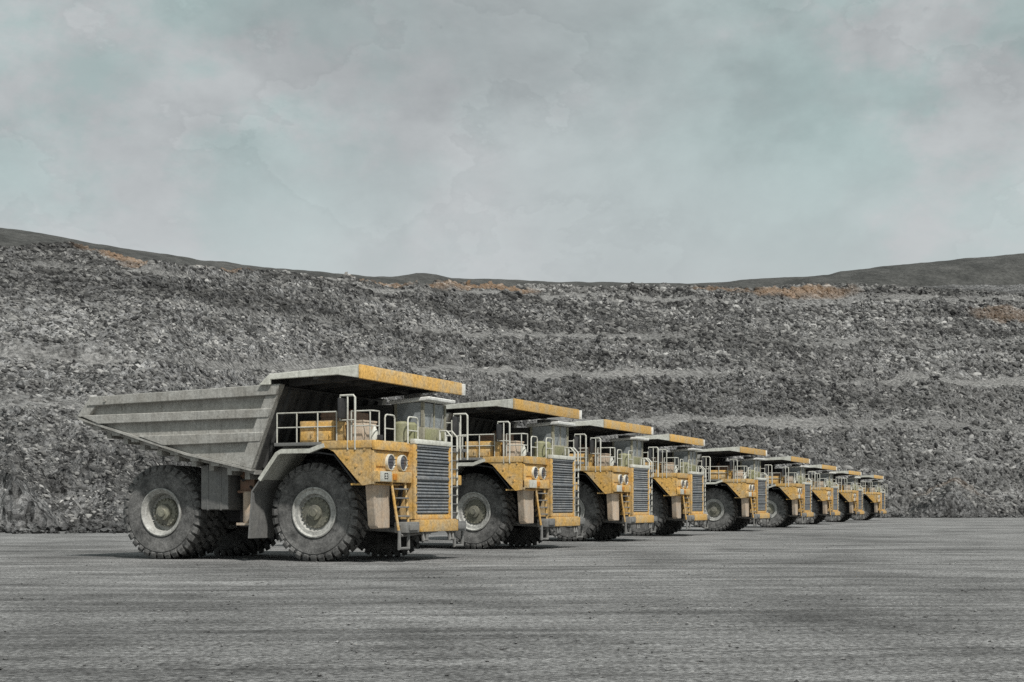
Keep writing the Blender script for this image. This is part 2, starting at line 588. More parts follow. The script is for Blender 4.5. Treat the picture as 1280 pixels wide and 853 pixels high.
    for yy in (-.75, 1.15):
        th = MB()
        th.tube([(2.9, yy - .12, .95), (2.95, yy - .12, .66), (2.95, yy + .12, .66), (2.9, yy + .12, .95)], .045)
        th.build('tow_loop', M['grey'], bum)
    br = MB()
    br.tube([(2.2, -1.0, .8), (2.85, .3, .95)], .06)
    br.tube([(.2, -1.4, 1.1), (2.4, -.9, .95)], .09)
    br.tube([(.2, 1.4, 1.1), (2.4, .9, .95)], .09)
    br.build('steering_rod', M['grey'], root)
    # upright ladder beside the grille
    ul = MB()
    for yy in (1.60, 2.02):
        ul.tube([(2.74, yy, 1.3), (2.74, yy, 4.05), (2.55, yy, 4.25), (2.3, yy, 4.25), (2.3, yy, 3.7)], .03)
    ulo = ul.build('side_ladder', M['pale'], root)
    for q in range(8):
        z = 1.5 + .29 * q
        st = MB()
        st.box(2.68, 2.80, 1.61, 2.01, z, z + .035, .006)
        st.build('ladder_step', M['grey'], ulo)

    # ---- cabinets on the deck
    cb = MB()
    cb.box(-.12, 1.10, -3.26, -2.35, 3.702, 4.36, .025)
    cb.box(1.16, 1.42, -3.22, -2.35, 3.702, 4.30, .02)
    cab_ = cb.build('control_cabinet', M['yellow'], root)
    for x0, x1 in ((-.07, .40), (.46, 1.05)):
        dr = MB()
        dr.box(x0, x1, -3.285, -3.262, 3.76, 4.04, .008)
        dr.box(x0, x1, -3.285, -3.262, 4.07, 4.31, .008)
        dr.tube([(x1 - .08, -3.29, 3.86), (x1 - .08, -3.32, 3.88), (x1 - .08, -3.32, 3.98), (x1 - .08, -3.29, 4.0)], .012)
        dr.build('door', M['yellow'], cab_)
    cb = MB()
    cb.box(1.52, 2.05, -3.2, -2.3, 3.702, 4.30, .02)
    cb.box(1.50, 2.07, -3.22, -2.28, 4.30, 4.36, .01)
    cb.build('battery_box', M['beige'], root)
    cb = MB()
    cb.box(.0, 1.0, -2.2, -.9, 3.702, 4.72, .03)
    for q in range(6):
        cb.box(-.01, 1.01, -2.225, -2.2, 3.85 + .14 * q, 3.91 + .14 * q)
    cb.build('resistor_box', M['brown'], root)
    ac = MB()
    for yy in (-.95, -.35):
        ac.lathe([(0, .0), (0, .24), (.62, .24), (.68, .17), (.70, .17), (.70, 0)], 20, (2.2, yy, 3.73), axis='z')
    ac.box(1.85, 2.4, -1.3, .2, 3.702, 3.80, .01)
    ac.build('air_cleaner', M['green'], root)
    be = MB()
    be.lathe([(0, .13), (.30, .12), (.42, .05), (.5, .05), (.5, 0)], 14, (2.32, -2.92, 3.702), axis='z')
    be.build('extinguisher', M['pale'], root)
    ex = MB()
    ex.tube([(-.6, .9, 3.3), (-.6, .9, 4.7), (-.75, .9, 4.95)], .15, 14)
    ex.build('exhaust_pipe', M['brown'], root)

    ho = MB()
    for q, (y, z) in enumerate(((-1.28, 2.2), (-1.36, 2.05), (-1.45, 2.3))):
        ho.tube([(2.2, y, 2.9 - .2 * q), (2.44, y - .02, 2.4), (2.40, y - .10, z - .4), (2.1, y, 1.3 + .1 * q)], .028)
    ho.tube([(-2.9, -2.0, 2.5), (-2.4, -2.55, 2.35), (-2.1, -2.2, 1.9), (-2.0, -1.6, 1.7)], .03)
    ho.tube([(-3.0, -2.2, 1.5), (-2.5, -2.3, 1.0), (-1.9, -2.0, 1.2), (-1.3, -1.3, 1.6)], .035)
    ho.tube([(-2.95, -2.4, 2.7), (-2.6, -2.7, 2.55), (-2.3, -2.5, 2.75), (-2.0, -2.0, 2.9)], .028)
    ho.build('hose', M['dark'], root)
    bo = MB()
    for q in range(8):
        bo.lathe([(0, .025), (.025, .022)], 6, (2.80, -1.075, 1.55 + .28 * q), axis='x')
        bo.lathe([(0, .025), (.025, .022)], 6, (2.80, 1.39, 1.55 + .28 * q), axis='x')
    bo.build('bolt_row', M['grey'], root)
    wl = MB()
    for y in (-3.0, 1.1):
        wl.box(2.50, 2.62, y - .09, y + .09, 3.74, 3.90, .02)
    wl.build('work_lamp', M['dark'], root)

    # ---- hand rails
    def rail(pts, posts, mid=True, zt=4.62, zm=4.17, zb=3.70, r=.023):
        h = MB()
        h.tube([(x, y, zt) for x, y in pts], r)
        if mid:
            h.tube([(x, y, zm) for x, y in pts], r * .85)
        for x, y in posts:
            h.tube([(x, y, zb), (x, y, zt)], r)
        h.build('handrail', M['pale'], root)
    rail([(-.92, -3.31), (1.22, -3.31)], [(-.92, -3.31), (-.20, -3.31), (.55, -3.31), (1.22, -3.31)])
    rail([(1.75, -3.33), (2.44, -3.33), (2.50, -3.27), (2.50, -2.95)], [(1.75, -3.33), (2.40, -3.33), (2.50, -2.95)])
    def arch(x, y0, y1, zt=4.55):
        h = MB()
        h.tube([(x, y0, 3.70), (x, y0, zt - .1), (x, y0 + .05, zt - .02), (x, y0 + .13, zt), (x, y1 - .13, zt), (x, y1 - .05, zt - .02), (x, y1, zt - .1), (x, y1, 3.70)], .025)
        h.tube([(x, y0, 4.12), (x, y1, 4.12)], .02)
        h.build('handrail', M['pale'], root)
    arch(2.5, -2.58, -1.95)
    arch(2.62, -1.30, -.62)
    rail([(2.50, 2.1), (2.2, 3.3), (-.6, 3.3)], [(2.50, 2.1), (2.2, 3.3), (1.2, 3.3), (.3, 3.3), (-.6, 3.3)])
    # ---- mirrors
    for s in (-1, 1):
        mx, my = (1.50, -3.40) if s < 0 else (2.55, 2.35)
        z0 = 3.45 if s < 0 else 3.3
        zt = 5.10 if s < 0 else 4.85
        mm = MB()
        mm.tube([(mx + .42, my, z0), (mx + .42, my, zt - .06), (mx + .36, my, zt), (mx - .1, my, zt)], .032)
        mm.tube([(mx + .16, my, z0), (mx + .16, my, zt)], .026)
        mm.tube([(mx - .1, my, zt), (mx - .1, my, zt - .75), (mx + .42, my, zt - .75)], .022)
        mo = mm.build('mirror_bracket', M['pale'], root)
        mi = MB()
        mi.box(mx - .06, mx + .02, my - .24, my + .20, zt - .70, zt - .08, .03)
        mi.build('mirror', M['dark'], mo)

    ec = MB()  # added dark box, fills the gap behind the cab as if shaded
    ec.box(-.55, .93, .85, 2.9, 3.702, 5.12, .03)
    for q in range(3):
        ec.box(-.50 + .48 * q, -.08 + .48 * q, .83, .849, 3.8, 5.0, .008)
    ec.build('shade_filler_box', M['shade_steel'], root)
    # ---- cab on the left of the deck
    cx0, cx1, cy0, cy1 = 1.0, 2.1, .80, 2.5
    cb = MB()
    cb.box(cx0, cx1, cy0, cy1, 3.702, 4.36, .03)
    for x in (cx0, cx1 - .1):
        for y in (cy0, cy1 - .1):
            cb.box(x, x + .1, y, y + .1, 4.36, 5.17)
    cb.box(cx0, cx0 + .1, cy0 + .1, cy1 - .1, 4.36, 5.17)
    cb.box(cx1 - .08, cx1 - .02, (cy0 + cy1) / 2 - .04, (cy0 + cy1) / 2 + .04, 4.36, 5.17)
    cbo = cb.build('cab', M['cab'], root)
    wp = MB()
    for y in (cy0 + .45, cy1 - .45):
        wp.tube([(cx1 + .01, y, 4.38), (cx1 + .02, y + .18, 4.85)], .014)
    wp.box(cx1 - .9, cx1 - .25, cy0 + .3, cy1 - .5, 5.28, 5.46, .03)
    wp.build('roof_unit', M['grey'], cbo)
    cb = MB()
    cb.prism([(cx0 - .1, 5.12), (cx1 + .28, 5.22), (cx1 + .30, 5.34), (cx0 - .1, 5.26)], cy0 - .16, cy1 + .14, .025)
    cb.build('cab_roof', M['white'], cbo)
    for (a0, a1, b0, b1) in ((cx1 - .07, cx1 - .05, cy0 + .1, (cy0 + cy1) / 2 - .04), (cx1 - .07, cx1 - .05, (cy0 + cy1) / 2 + .04, cy1 - .1), (cx0 + .1, cx1 - .1, cy0 + .03, cy0 + .05), (cx0 + .1, cx1 - .1, cy1 - .05, cy1 - .03)):
        w = MB()
        w.box(a0, a1, b0, b1, 4.36, 5.16)
        w.build('window', M['glass'], cbo)
    w = MB()
    w.box(cx1 + .003, cx1 + .03, cy0 + .1, cy1 - .1, 3.8, 4.30, .01)
    w.build('front_hatch', M['green'], cbo)
    return root

def children_of(o):
    return [c for c in bpy.data.objects if c.parent == o]

def kids_map():
    km = {}
    for ob in bpy.data.objects:
        if ob.parent is not None:
            km.setdefault(ob.parent.name, []).append(ob)
    return km

def copy_tree(o, km, parent=None):
    c = o.copy()
    COL.objects.link(c)
    if parent is not None:
        c.parent = parent
    for ch in km.get(o.name, []):
        copy_tree(ch, km, c)
    return c

# camera constants (photo: 1280 wide, horizon at 635)
F, EYE, HEAD = 1778.0, 1.68, R(23.5)
fwd = (math.cos(HEAD), -math.sin(HEAD))
lft = (math.sin(HEAD), math.cos(HEAD))
spots = [(392, 44.6), (593, 58.0), (713, 71.2), (799, 85.0), (893, 102.0), (960, 121.0), (1003, 144.0), (1040, 167.0), (1073, 189.0)]
labels = [
    'nearest and largest yellow haul truck, its long grey dump bed in full side view',
    'second haul truck in the row, its grille just right of the nearest truck',
    'third haul truck in the row, between the second truck and the fourth',
    'fourth haul truck in the row, its grille overlapping the fifth truck',
    'fifth haul truck, midway along the row, its whole front wheel in view',
    'sixth haul truck in the row, fourth from the far right end',
    'small distant haul truck, third from the far right end of the row',
    'small distant haul truck, next to the last one at the right end of the row',
    'last and smallest haul truck, at the far right end of the row',
]
proto = make_truck()
km = kids_map()
trucks = [proto] + [copy_tree(proto, km) for _ in spots[1:]]
for o, (px, Y), lab in zip(trucks, spots, labels):
    X = (px - 640) / F * Y
    o.location = (X + 2.65 * lft[0], Y + 2.65 * lft[1], 0.0)
    o.rotation_euler = (0, 0, -HEAD + (0 if o is proto else R(random.uniform(-.9, .9))))
    o['label'] = lab
    o['category'] = 'dump truck'
    o['group'] = 'haul trucks parked in a row'
for o in trucks[1:]:
    st = R(random.uniform(-5, 5))
    for ch in bpy.data.objects:
        if ch.parent == o and ch.name.startswith('front_wheel'):
            ch.rotation_euler = (0, 0, st)
# only the nearest truck's number can be read
for o in list(bpy.data.objects):
    if o.name.startswith('plate_lettering') and o.parent.parent != proto:
        bpy.data.objects.remove(o)

# ------------------------------------------------------------------ numpy noise
def vnoise(x, y, seed):
    xi = np.floor(x).astype(np.int64)
    yi = np.floor(y).astype(np.int64)
    fx = x - xi
    fy = y - yi
    fx = fx * fx * fx * (fx * (fx * 6 - 15) + 10)
    fy = fy * fy * fy * (fy * (fy * 6 - 15) + 10)
    def h(a, b):
        n = (a * 374761393 + b * 668265263 + seed * 974634777) & 0xffffffff
        n = ((n ^ (n >> 13)) * 1274126177) & 0xffffffff
        n = ((n ^ (n >> 16)) * 2246822519) & 0xffffffff
        return ((n >> 7) & 0xffff) / 32767.5 - 1.0
    a = h(xi, yi) * (1 - fx) + h(xi + 1, yi) * fx
    b = h(xi, yi + 1) * (1 - fx) + h(xi + 1, yi + 1) * fx
    return a * (1 - fy) + b * fy

def fbm(x, y, seed, octv=4, gain=.5):
    s, a = 0., 1.
    for i in range(octv):
        s = s + a * vnoise(x * 2 ** i + 13.1 * i, y * 2 ** i - 7.7 * i, seed + i)
        a *= gain
    return s

def ridged(x, y, seed, octv=3):
    s, a = 0., 1.
    for i in range(octv):
        s = s + a * (1 - 2 * np.abs(vnoise(x * 2 ** i + 3.3 * i, y * 2 ** i, seed + i)))
        a *= .5
    return s

def grid_mesh(name, P, mat, attrs=None):
    """P: rows x cols x 3"""
    nr, nc = P.shape[:2]
    me = bpy.data.meshes.new(name)
    nv = nr * nc
    me.vertices.add(nv)
    me.vertices.foreach_set('co', P.reshape(-1).astype(np.float32))
    i = np.arange(nr - 1)[:, None] * nc + np.arange(nc - 1)[None, :]
    q = np.stack([i, i + 1, i + nc + 1, i + nc], -1).reshape(-1, 4)
    nf = len(q)
    me.loops.add(nf * 4)
    me.loops.foreach_set('vertex_index', q.reshape(-1).astype(np.int32))
    me.polygons.add(nf)
    me.polygons.foreach_set('loop_start', np.arange(0, nf * 4, 4, dtype=np.int32))
    me.polygons.foreach_set('use_smooth', np.ones(nf, dtype=bool))
    for k, v in (attrs or {}).items():
        at = me.attributes.new(k, 'FLOAT', 'POINT')
        at.data.foreach_set('value', v.reshape(-1).astype(np.float32))
    me.update()
    me.validate()
    me.materials.append(mat)
    o = bpy.data.objects.new(name, me)
    COL.objects.link(o)
    return o

# ------------------------------------------------------------------ setting materials
def world_coords(nt):
    return nt.nodes.new('ShaderNodeTexCoord').outputs['Object']

def rock_mat():
    m, nt, p = new_mat('broken_rock')
    v = world_coords(nt)
    big = noise(nt, v, .02, 4, .5)
    med = noise(nt, v, .22, 6, .65)
    fine = noise(nt, v, 1.5, 5, .75)
    vo = N(nt, 'ShaderNodeTexVoronoi', Scale=1.3, feature='F1')
    nt.links.new(v, vo.inputs['Vector'])
    vo2 = N(nt, 'ShaderNodeTexVoronoi', Scale=3.2, feature='F1')
    nt.links.new(v, vo2.inputs['Vector'])
    col = ramp(nt, fine, [(.38, (.035, .035, .036)), (.5, (.13, .13, .127)), (.62, (.36, .357, .345))])
    col = mix(nt, .42, col, ramp(nt, vo.outputs['Color'], [(.33, .012), (.67, .36)]))
    col = mix(nt, .38, col, ramp(nt, vo2.outputs['Color'], [(.33, .012), (.67, .42)]))
    col = mix(nt, 1., col, ramp(nt, med, [(.34, .55), (.66, 1.35)]), 'MULTIPLY')
    col = mix(nt, 1., col, ramp(nt, big, [(.35, .72), (.65, 1.2)]), 'MULTIPLY')
    ms = N(nt, 'ShaderNodeMapping')                      # beds of darker and paler rock
    ms.inputs['Rotation'].default_value = (R(3), R(-2), 0)
    ms.inputs['Scale'].default_value = (.010, .010, .20)
    nt.links.new(v, ms.inputs[0])
    strata = noise(nt, ms.outputs[0], 1., 5, .6)
    col = mix(nt, 1., col, ramp(nt, strata, [(.38, .55), (.5, .95), (.6, 1.18)]), 'MULTIPLY')
    at = N(nt, 'ShaderNodeAttribute', attribute_name='bench')
    col = mix(nt, at.outputs['Fac'], col, mix(nt, 1., (.285, .281, .272), ramp(nt, fine, [(.36, .35), (.64, 1.55)]), 'MULTIPLY'))
    oc = N(nt, 'ShaderNodeAttribute', attribute_name='ochre')
    col = mix(nt, oc.outputs['Fac'], col, mix(nt, 1., (.36, .25, .17), ramp(nt, fine, [(.3, .45), (.7, 1.5)]), 'MULTIPLY'))
    nt.links.new(col, p.inputs['Base Color'])
    p.inputs['Roughness'].default_value = .95
    p.inputs['Specular IOR Level'].default_value = .15
    hs = N(nt, 'ShaderNodeMath', operation='SUBTRACT')
    nt.links.new(fine, hs.inputs[0])
    nt.links.new(vo.outputs['Distance'], hs.inputs[1])
    b = N(nt, 'ShaderNodeBump', Strength=1., Distance=.8)
    nt.links.new(hs.outputs[0], b.inputs['Height'])
    nt.links.new(b.outputs[0], p.inputs['Normal'])
    return m

def soil_mat():
    m, nt, p = new_mat('dark_topsoil')
    v = world_coords(nt)
    n1 = noise(nt, v, .12, 6, .65)
    n2 = noise(nt, v, .9, 4, .7)
    col = ramp(nt, n1, [(.3, (.030, .031, .029)), (.7, (.085, .085, .08))])
    col = mix(nt, 1., col, ramp(nt, n2, [(.3, .5), (.7, 1.5)]), 'MULTIPLY')
    nt.links.new(col, p.inputs['Base Color'])
    p.inputs['Roughness'].default_value = 1.
    b = N(nt, 'ShaderNodeBump', Strength=1., Distance=.8)
    nt.links.new(n2, b.inputs['Height'])
    nt.links.new(b.outputs[0], p.inputs['Normal'])
    return m

def ground_mat():
    m, nt, p = new_mat('compacted_gravel')
    v = world_coords(nt)
    # wheel tracks: noise drawn out along the haul direction
    mp = N(nt, 'ShaderNodeMapping')
    mp.inputs['Rotation'].default_value = (0, 0, R(17))
    mp.inputs['Scale'].default_value = (.045, .75, 1)
    nt.links.new(v, mp.inputs[0])
    wob = N(nt, 'ShaderNodeTexNoise', Scale=.022, Detail=1.)
    nt.links.new(v, wob.inputs['Vector'])
    sc = N(nt, 'ShaderNodeVectorMath', operation='MULTIPLY_ADD')
    sc.inputs[1].default_value = (26, 26, 0)
    nt.links.new(wob.outputs['Color'], sc.inputs[0])
    nt.links.new(v, sc.inputs[2])
    vw = sc.outputs[0]
    mp2 = N(nt, 'ShaderNodeMapping')
    mp2.inputs['Rotation'].default_value = (0, 0, R(-7))
    mp2.inputs['Scale'].default_value = (.15, 1.9, 1)
    nt.links.new(vw, mp2.inputs[0])
    tr1 = noise(nt, mp.outputs[0], 1.0, 6, .6)
    tr2n = N(nt, 'ShaderNodeTexNoise', Scale=1.0, Detail=6., Roughness=.65, Distortion=.6)
    nt.links.new(mp2.outputs[0], tr2n.inputs['Vector'])
    tr2 = tr2n.outputs[0]
    patch = noise(nt, v, .11, 4, .6)
    fine = noise(nt, v, 13., 6, .8)
    med = noise(nt, v, .30, 6, .65)
    vo = N(nt, 'ShaderNodeTexVoronoi', Scale=17.)
    nt.links.new(v, vo.inputs['Vector'])
    col = ramp(nt, fine, [(.39, (.035, .035, .034)), (.5, (.18, .179, .175)), (.61, (.44, .438, .43))])
    col = mix(nt, .30, col, ramp(nt, vo.outputs['Color'], [(.1, .06), (.9, .38)]))
    col = mix(nt, 1., col, ramp(nt, tr1, [(.34, .88), (.5, 1.), (.66, 1.10)]), 'MULTIPLY')
    mp4 = N(nt, 'ShaderNodeMapping')
    mp4.inputs['Rotation'].default_value = (0, 0, R(-38))
    mp4.inputs['Scale'].default_value = (.05, 1.5, 1)
    nt.links.new(vw, mp4.inputs[0])
    tr3 = noise(nt, mp4.outputs[0], 1., 5, .65)
    col = mix(nt, ramp(nt, patch, [(.42, 1.), (.58, 0.)]), col, mix(nt, 1., col, ramp(nt, tr3, [(.38, .62), (.5, 1.), (.62, 1.3)]), 'MULTIPLY'))
    streaks = ramp(nt, tr2, [(.36, .60), (.5, 1.02), (.64, 1.32)])
    col = mix(nt, ramp(nt, patch, [(.40, .1), (.60, 1.)]), col, mix(nt, 1., col, streaks, 'MULTIPLY'))
    col = mix(nt, 1., col, ramp(nt, med, [(.34, .66), (.5, 1.), (.66, 1.24)]), 'MULTIPLY')
    blot = noise(nt, v, .085, 7, .62)                     # damp and oil-darkened patches
    col = mix(nt, 1., col, ramp(nt, blot, [(.40, .70), (.50, 1.), (.64, 1.10)]), 'MULTIPLY')
    nt.links.new(col, p.inputs['Base Color'])
    p.inputs['Roughness'].default_value = .95
    p.inputs['Specular IOR Level'].default_value = .15
    h = N(nt, 'ShaderNodeMath', operation='ADD')
    nt.links.new(fine, h.inputs[0])
    nt.links.new(tr2, h.inputs[1])
    b = N(nt, 'ShaderNodeBump', Strength=.9, Distance=.06)
    nt.links.new(h.outputs[0], b.inputs['Height'])
    nt.links.new(b.outputs[0], p.inputs['Normal'])
    return m

MR, MS, MG = rock_mat(), soil_mat(), ground_mat()

# ------------------------------------------------------------------ ground sheet
nc, nr = 361, 200
az = np.linspace(-PI, PI, nc)
rr = np.concatenate([[0.0], np.geomspace(2.0, 4000.0, nr - 1)])
A, RR = np.meshgrid(az, rr)
P = np.stack([RR * np.sin(A), RR * np.cos(A), np.zeros_like(A)], -1)
P[..., 2] = -.012 + .010 * fbm(P[..., 0] * .35, P[..., 1] * 1.3, 5, 3)
g = grid_mesh('ground', P[:, ::-1], MG)
g['kind'] = 'structure'

# ------------------------------------------------------------------ pit wall
ctl = lambda pts: (np.array([p[0] for p in pts], float), np.array([p[1] for p in pts], float))
bx, by = ctl([(-3000, 120), (-900, 108), (-200, 103), (200, 104), (330, 118), (640, 185), (900, 225), (1120, 246), (1280, 252), (1700, 250), (3000, 215), (6000, 160)])
cx, cy = ctl([(-3000, 230), (-900, 200), (-200, 190), (200, 200), (640, 320), (900, 360), (1280, 385), (1700, 380), (3000, 340), (6000, 290)])
kx, ky = ctl([(-3000, 250), (-900, 285), (-300, 293), (0, 311), (60, 320), (150, 336), (250, 348), (330, 350), (400, 354), (500, 358), (640, 360), (800, 362), (900, 361), (1040, 357), (1150, 351), (1280, 345), (1600, 336), (3000, 330), (6000, 330)])

a_in = np.linspace(R(-21.5), R(21.5), 1500)
a_l = np.linspace(R(-68), R(-21.5), 200)[:-1]
a_r = np.linspace(R(21.5), R(68), 200)[1:]
az = np.concatenate([a_l, a_in, a_r])
t = np.concatenate([np.linspace(-.06, 1.0, 470), np.linspace(1.0, 3.2, 26)[1:]])
AZ, TT = np.meshgrid(az, t)
px = 640 + F * np.tan(AZ)
Y0 = np.interp(px, bx, by)
Y1 = np.interp(px, cx, cy)
# smooth the plan curves a little
def smooth(v, n=61):
    k = np.hanning(n); k /= k.sum()
    p = np.pad(v, n // 2, mode='edge')
    return np.convolve(p, k, 'valid')
Y0 = np.repeat((smooth(Y0[0]) + 1.6 * fbm(az * 30, az * 0 + 1.7, 97, 4))[None], len(t), 0)
Y1 = np.repeat(smooth(Y1[0])[None], len(t), 0)
KY = np.repeat(smooth(np.interp(px[0], kx, ky), 25)[None], len(t), 0)
zc = EYE + (635 - KY) / F * Y1
Yd = Y0 + (Y1 - Y0) * TT
arc = AZ * 200.0                       # metres along the wall, roughly
along = fbm(arc * .012, TT * 0 + 3, 21, 3)
w = TT - .07 * np.clip((px - 950) / 330, -.2, 1.3) + .035 * fbm(arc * .03, TT * 4, 31, 4) + .012 * fbm(arc * .15, TT * 12, 35, 3)
# benches: steep faces parted by narrow, gently sloping shelves; (t, height fraction)
shelves = [(.235, .305), (.42, .485), (.585, .655), (.80, .870)]
bt = np.array([-.2, 0., .03, .225, .315, .41, .49, .575, .665, .79, .875, 1.0, 3.5])
bz = np.array([-.05, 0., .025, .262, .318, .450, .502, .625, .680, .850, .905, 1.0, 1.03])
S = np.interp(w, bt, bz)
flat = np.zeros_like(TT)
for s0, s1 in shelves:
    flat = np.maximum(flat, np.clip((w - s0 + .012) / .012, 0, 1) * np.clip((s1 + .004 - w) / .02, 0, 1))
# left side: less benched, a long slope of loose waste
leftness = np.clip((420 - px) / 420, 0, 1)
S = S * (1 - .3 * leftness) + np.clip(w, -.08, 1.0) * .3 * leftness
X = Yd * np.tan(AZ)
H = zc * S
amp = np.clip((TT + .02) * 12, 0, 1) * np.clip((1.02 - TT) * 9, .25, 1)
# gullies run down and slightly across the face
lean = 1.5 + 5.0 * leftness
g1 = ridged(arc * .050 + TT * lean, TT * 2.0, 41, 3)
g2 = ridged(arc * .20 + TT * 2.4 * lean, TT * 6.0, 45, 3)
U = AZ * Yd                                             # metres across, true scale
V = H * 1.15
g3 = ridged(U * .42 + V * .5 * leftness + .5 * g2, V * .38, 51, 3)
g4 = ridged(U * 1.25 + V * .6 + .4 * g3, V * 1.05, 58, 2)
g5 = vnoise(U * 2.9, V * 2.6, 63)
rough = 1. - .85 * flat
H = H + amp * (.95 * g1 + .65 * g2 * rough + .40 * g3 * rough + .14 * g4 * rough)
# fans of loose rock along the foot
for (fx, wid, hgt) in ((15, 130, 6.5), (-260, 200, 8), (980, 90, 5.), (1190, 80, 7.), (760, 120, 6.), (1420, 120, 8.)):
    d = np.abs(px - fx) / wid
    cone = hgt * (1 - d) - np.abs(TT - .10) * 26
    H = np.maximum(H, np.where(TT > -.03, np.clip(cone, -50, 50) + .5 * g3 + .2 * g4, H))
H = np.where(TT < -.03, np.minimum(H, -.6), H)
bench = flat * np.clip(.85 + .5 * fbm(arc * .03, TT * 8, 61, 4), .35, 1.) * (1 - .2 * leftness)
# pale chutes of fresh talus that spill down the face
chute = np.clip(ridged(arc * .028 + TT * 1.6 * (.4 + leftness), TT * .9, 91, 3) - .75, 0, 1) * 1.1
bench = np.clip(np.maximum(bench, chute * .75 * (TT > 0)), 0, 1)
och = np.zeros_like(TT)
KYp = 635 - F * (H - EYE) / Yd
for (ox, tt0, sx, st, a_) in ((165, .93, 80, .030, 1.), (235, .89, 80, .030, 1.), (455, .89, 80, .032, .9), (595, .90, 80, .030, .9), (990, .90, 75, .028, .9), (900, .955, 40, .015, .6), (1255, .84, 50, .02, .4), (1190, .10, 60, .03, .35)):
    d2 = ((px - ox) / sx) ** 2 + ((TT - tt0) / st) ** 2
    och = np.maximum(och, a_ * np.clip(1.25 - d2 + .5 * fbm(arc * .12, TT * 20, 71, 4), 0, 1))
och *= .8
P = np.stack([X, Yd, H], -1)
PW, t_rock = P, t
tw = grid_mesh('terrain', P, MR, {'bench': bench, 'ochre': och})
tw['kind'] = 'structure'

# ------------------------------------------------------------------ dark hills behind the rim
hx, hy = ctl([(-3000, 225), (-900, 262), (-300, 284), (0, 295), (50, 300), (100, 310), (150, 319), (250, 332), (350, 343), (450, 350), (490, 351), (520, 347), (545, 348), (565, 353), (700, 357), (850, 359), (900, 357), (1000, 350), (1036, 348), (1050, 344), (1100, 338), (1200, 328), (1280, 321), (1500, 306), (3000, 300), (6000, 300)])
t = np.concatenate([np.linspace(0, 1, 70), np.linspace(1, 4, 20)[1:]])
AZ, TT = np.meshgrid(az[::2], t)
px = 640 + F * np.tan(AZ)
Y1h = np.interp(px, cx, cy) + 4
Y2h = Y1h + 45
KYh = np.interp(px, hx, hy)
zt = EYE + (635 - KYh) / F * Y2h
zb = EYE + (635 - np.interp(px, kx, ky)) / F * Y1h - 6
Yd = Y1h + (Y2h - Y1h) * TT
Xh = Yd * np.tan(AZ)
H = zb + (zt - zb) * np.where(TT < 1, np.sin(np.clip(TT, 0, 1) * PI / 2) ** .8, 1 - .03 * (TT - 1))
H = H + .22 * fbm(Xh * .12, Yd * .12, 81, 4) * np.clip(TT * 3, 0, 1)
hl = grid_mesh('hills', np.stack([Xh, Yd, H], -1), MS)
hl['kind'] = 'structure'

# ------------------------------------------------------------------ loose stones on the yard
def stones():
    rng = np.random.default_rng(11)
    n = 3000
    r = 12 + 75 * rng.random(n) ** 1.4
    a = R(-24) + R(48) * rng.random(n)
    x, y = r * np.sin(a), r * np.cos(a)
    size = .010 + .022 * rng.random(n) ** 4
    base = np.array([(1, 0, 0), (-1, 0, 0), (0, 1, 0), (0, -1, 0), (0, 0, 1), (0, 0, -1)], float)
    fc = np.array([(0, 2, 4), (2, 1, 4), (1, 3, 4), (3, 0, 4), (2, 0, 5), (1, 2, 5), (3, 1, 5), (0, 3, 5)])
    j = base[None] * (.6 + .8 * rng.random((n, 6, 1))) + .25 * (rng.random((n, 6, 3)) - .5)
    j *= size[:, None, None] * np.array([1.2, 1.2, .75])
    j += np.stack([x, y, -.008 + size * .25], -1)[:, None, :]
    me = bpy.data.meshes.new('gravel')
    me.from_pydata(j.reshape(-1, 3).tolist(), [], (fc[None] + 6 * np.arange(n)[:, None, None]).reshape(-1, 3).tolist())
    me.materials.append(MG)
    o = bpy.data.objects.new('gravel', me)
    COL.objects.link(o)
    o['kind'] = 'stuff'
stones()

def rock_mat_loose():
    m, nt, p = new_mat('loose_blocks')
    v = world_coords(nt)
    at = N(nt, 'ShaderNodeAttribute', attribute_name='tone')
    med = noise(nt, v, .22, 6, .65)
    ms = N(nt, 'ShaderNodeMapping')
    ms.inputs['Rotation'].default_value = (R(3), R(-2), 0)
    ms.inputs['Scale'].default_value = (.010, .010, .20)
    nt.links.new(v, ms.inputs[0])
    strata = noise(nt, ms.outputs[0], 1., 5, .6)
    col = ramp(nt, at.outputs['Fac'], [(0., (.024, .024, .025)), (.35, (.085, .085, .083)), (.82, (.205, .203, .196)), (1., (.34, .336, .325))])
    col = mix(nt, 1., col, ramp(nt, med, [(.34, .6), (.66, 1.3)]), 'MULTIPLY')
    col = mix(nt, 1., col, ramp(nt, strata, [(.38, .55), (.5, .95), (.6, 1.2)]), 'MULTIPLY')
    oc = N(nt, 'ShaderNodeAttribute', attribute_name='ochre')
    col = mix(nt, oc.outputs['Fac'], col, mix(nt, .35, (.33, .215, .13), col))
    nt.links.new(col, p.inputs['Base Color'])
    p.inputs['Roughness'].default_value = .95
    p.inputs['Specular IOR Level'].default_value = .15
    return m

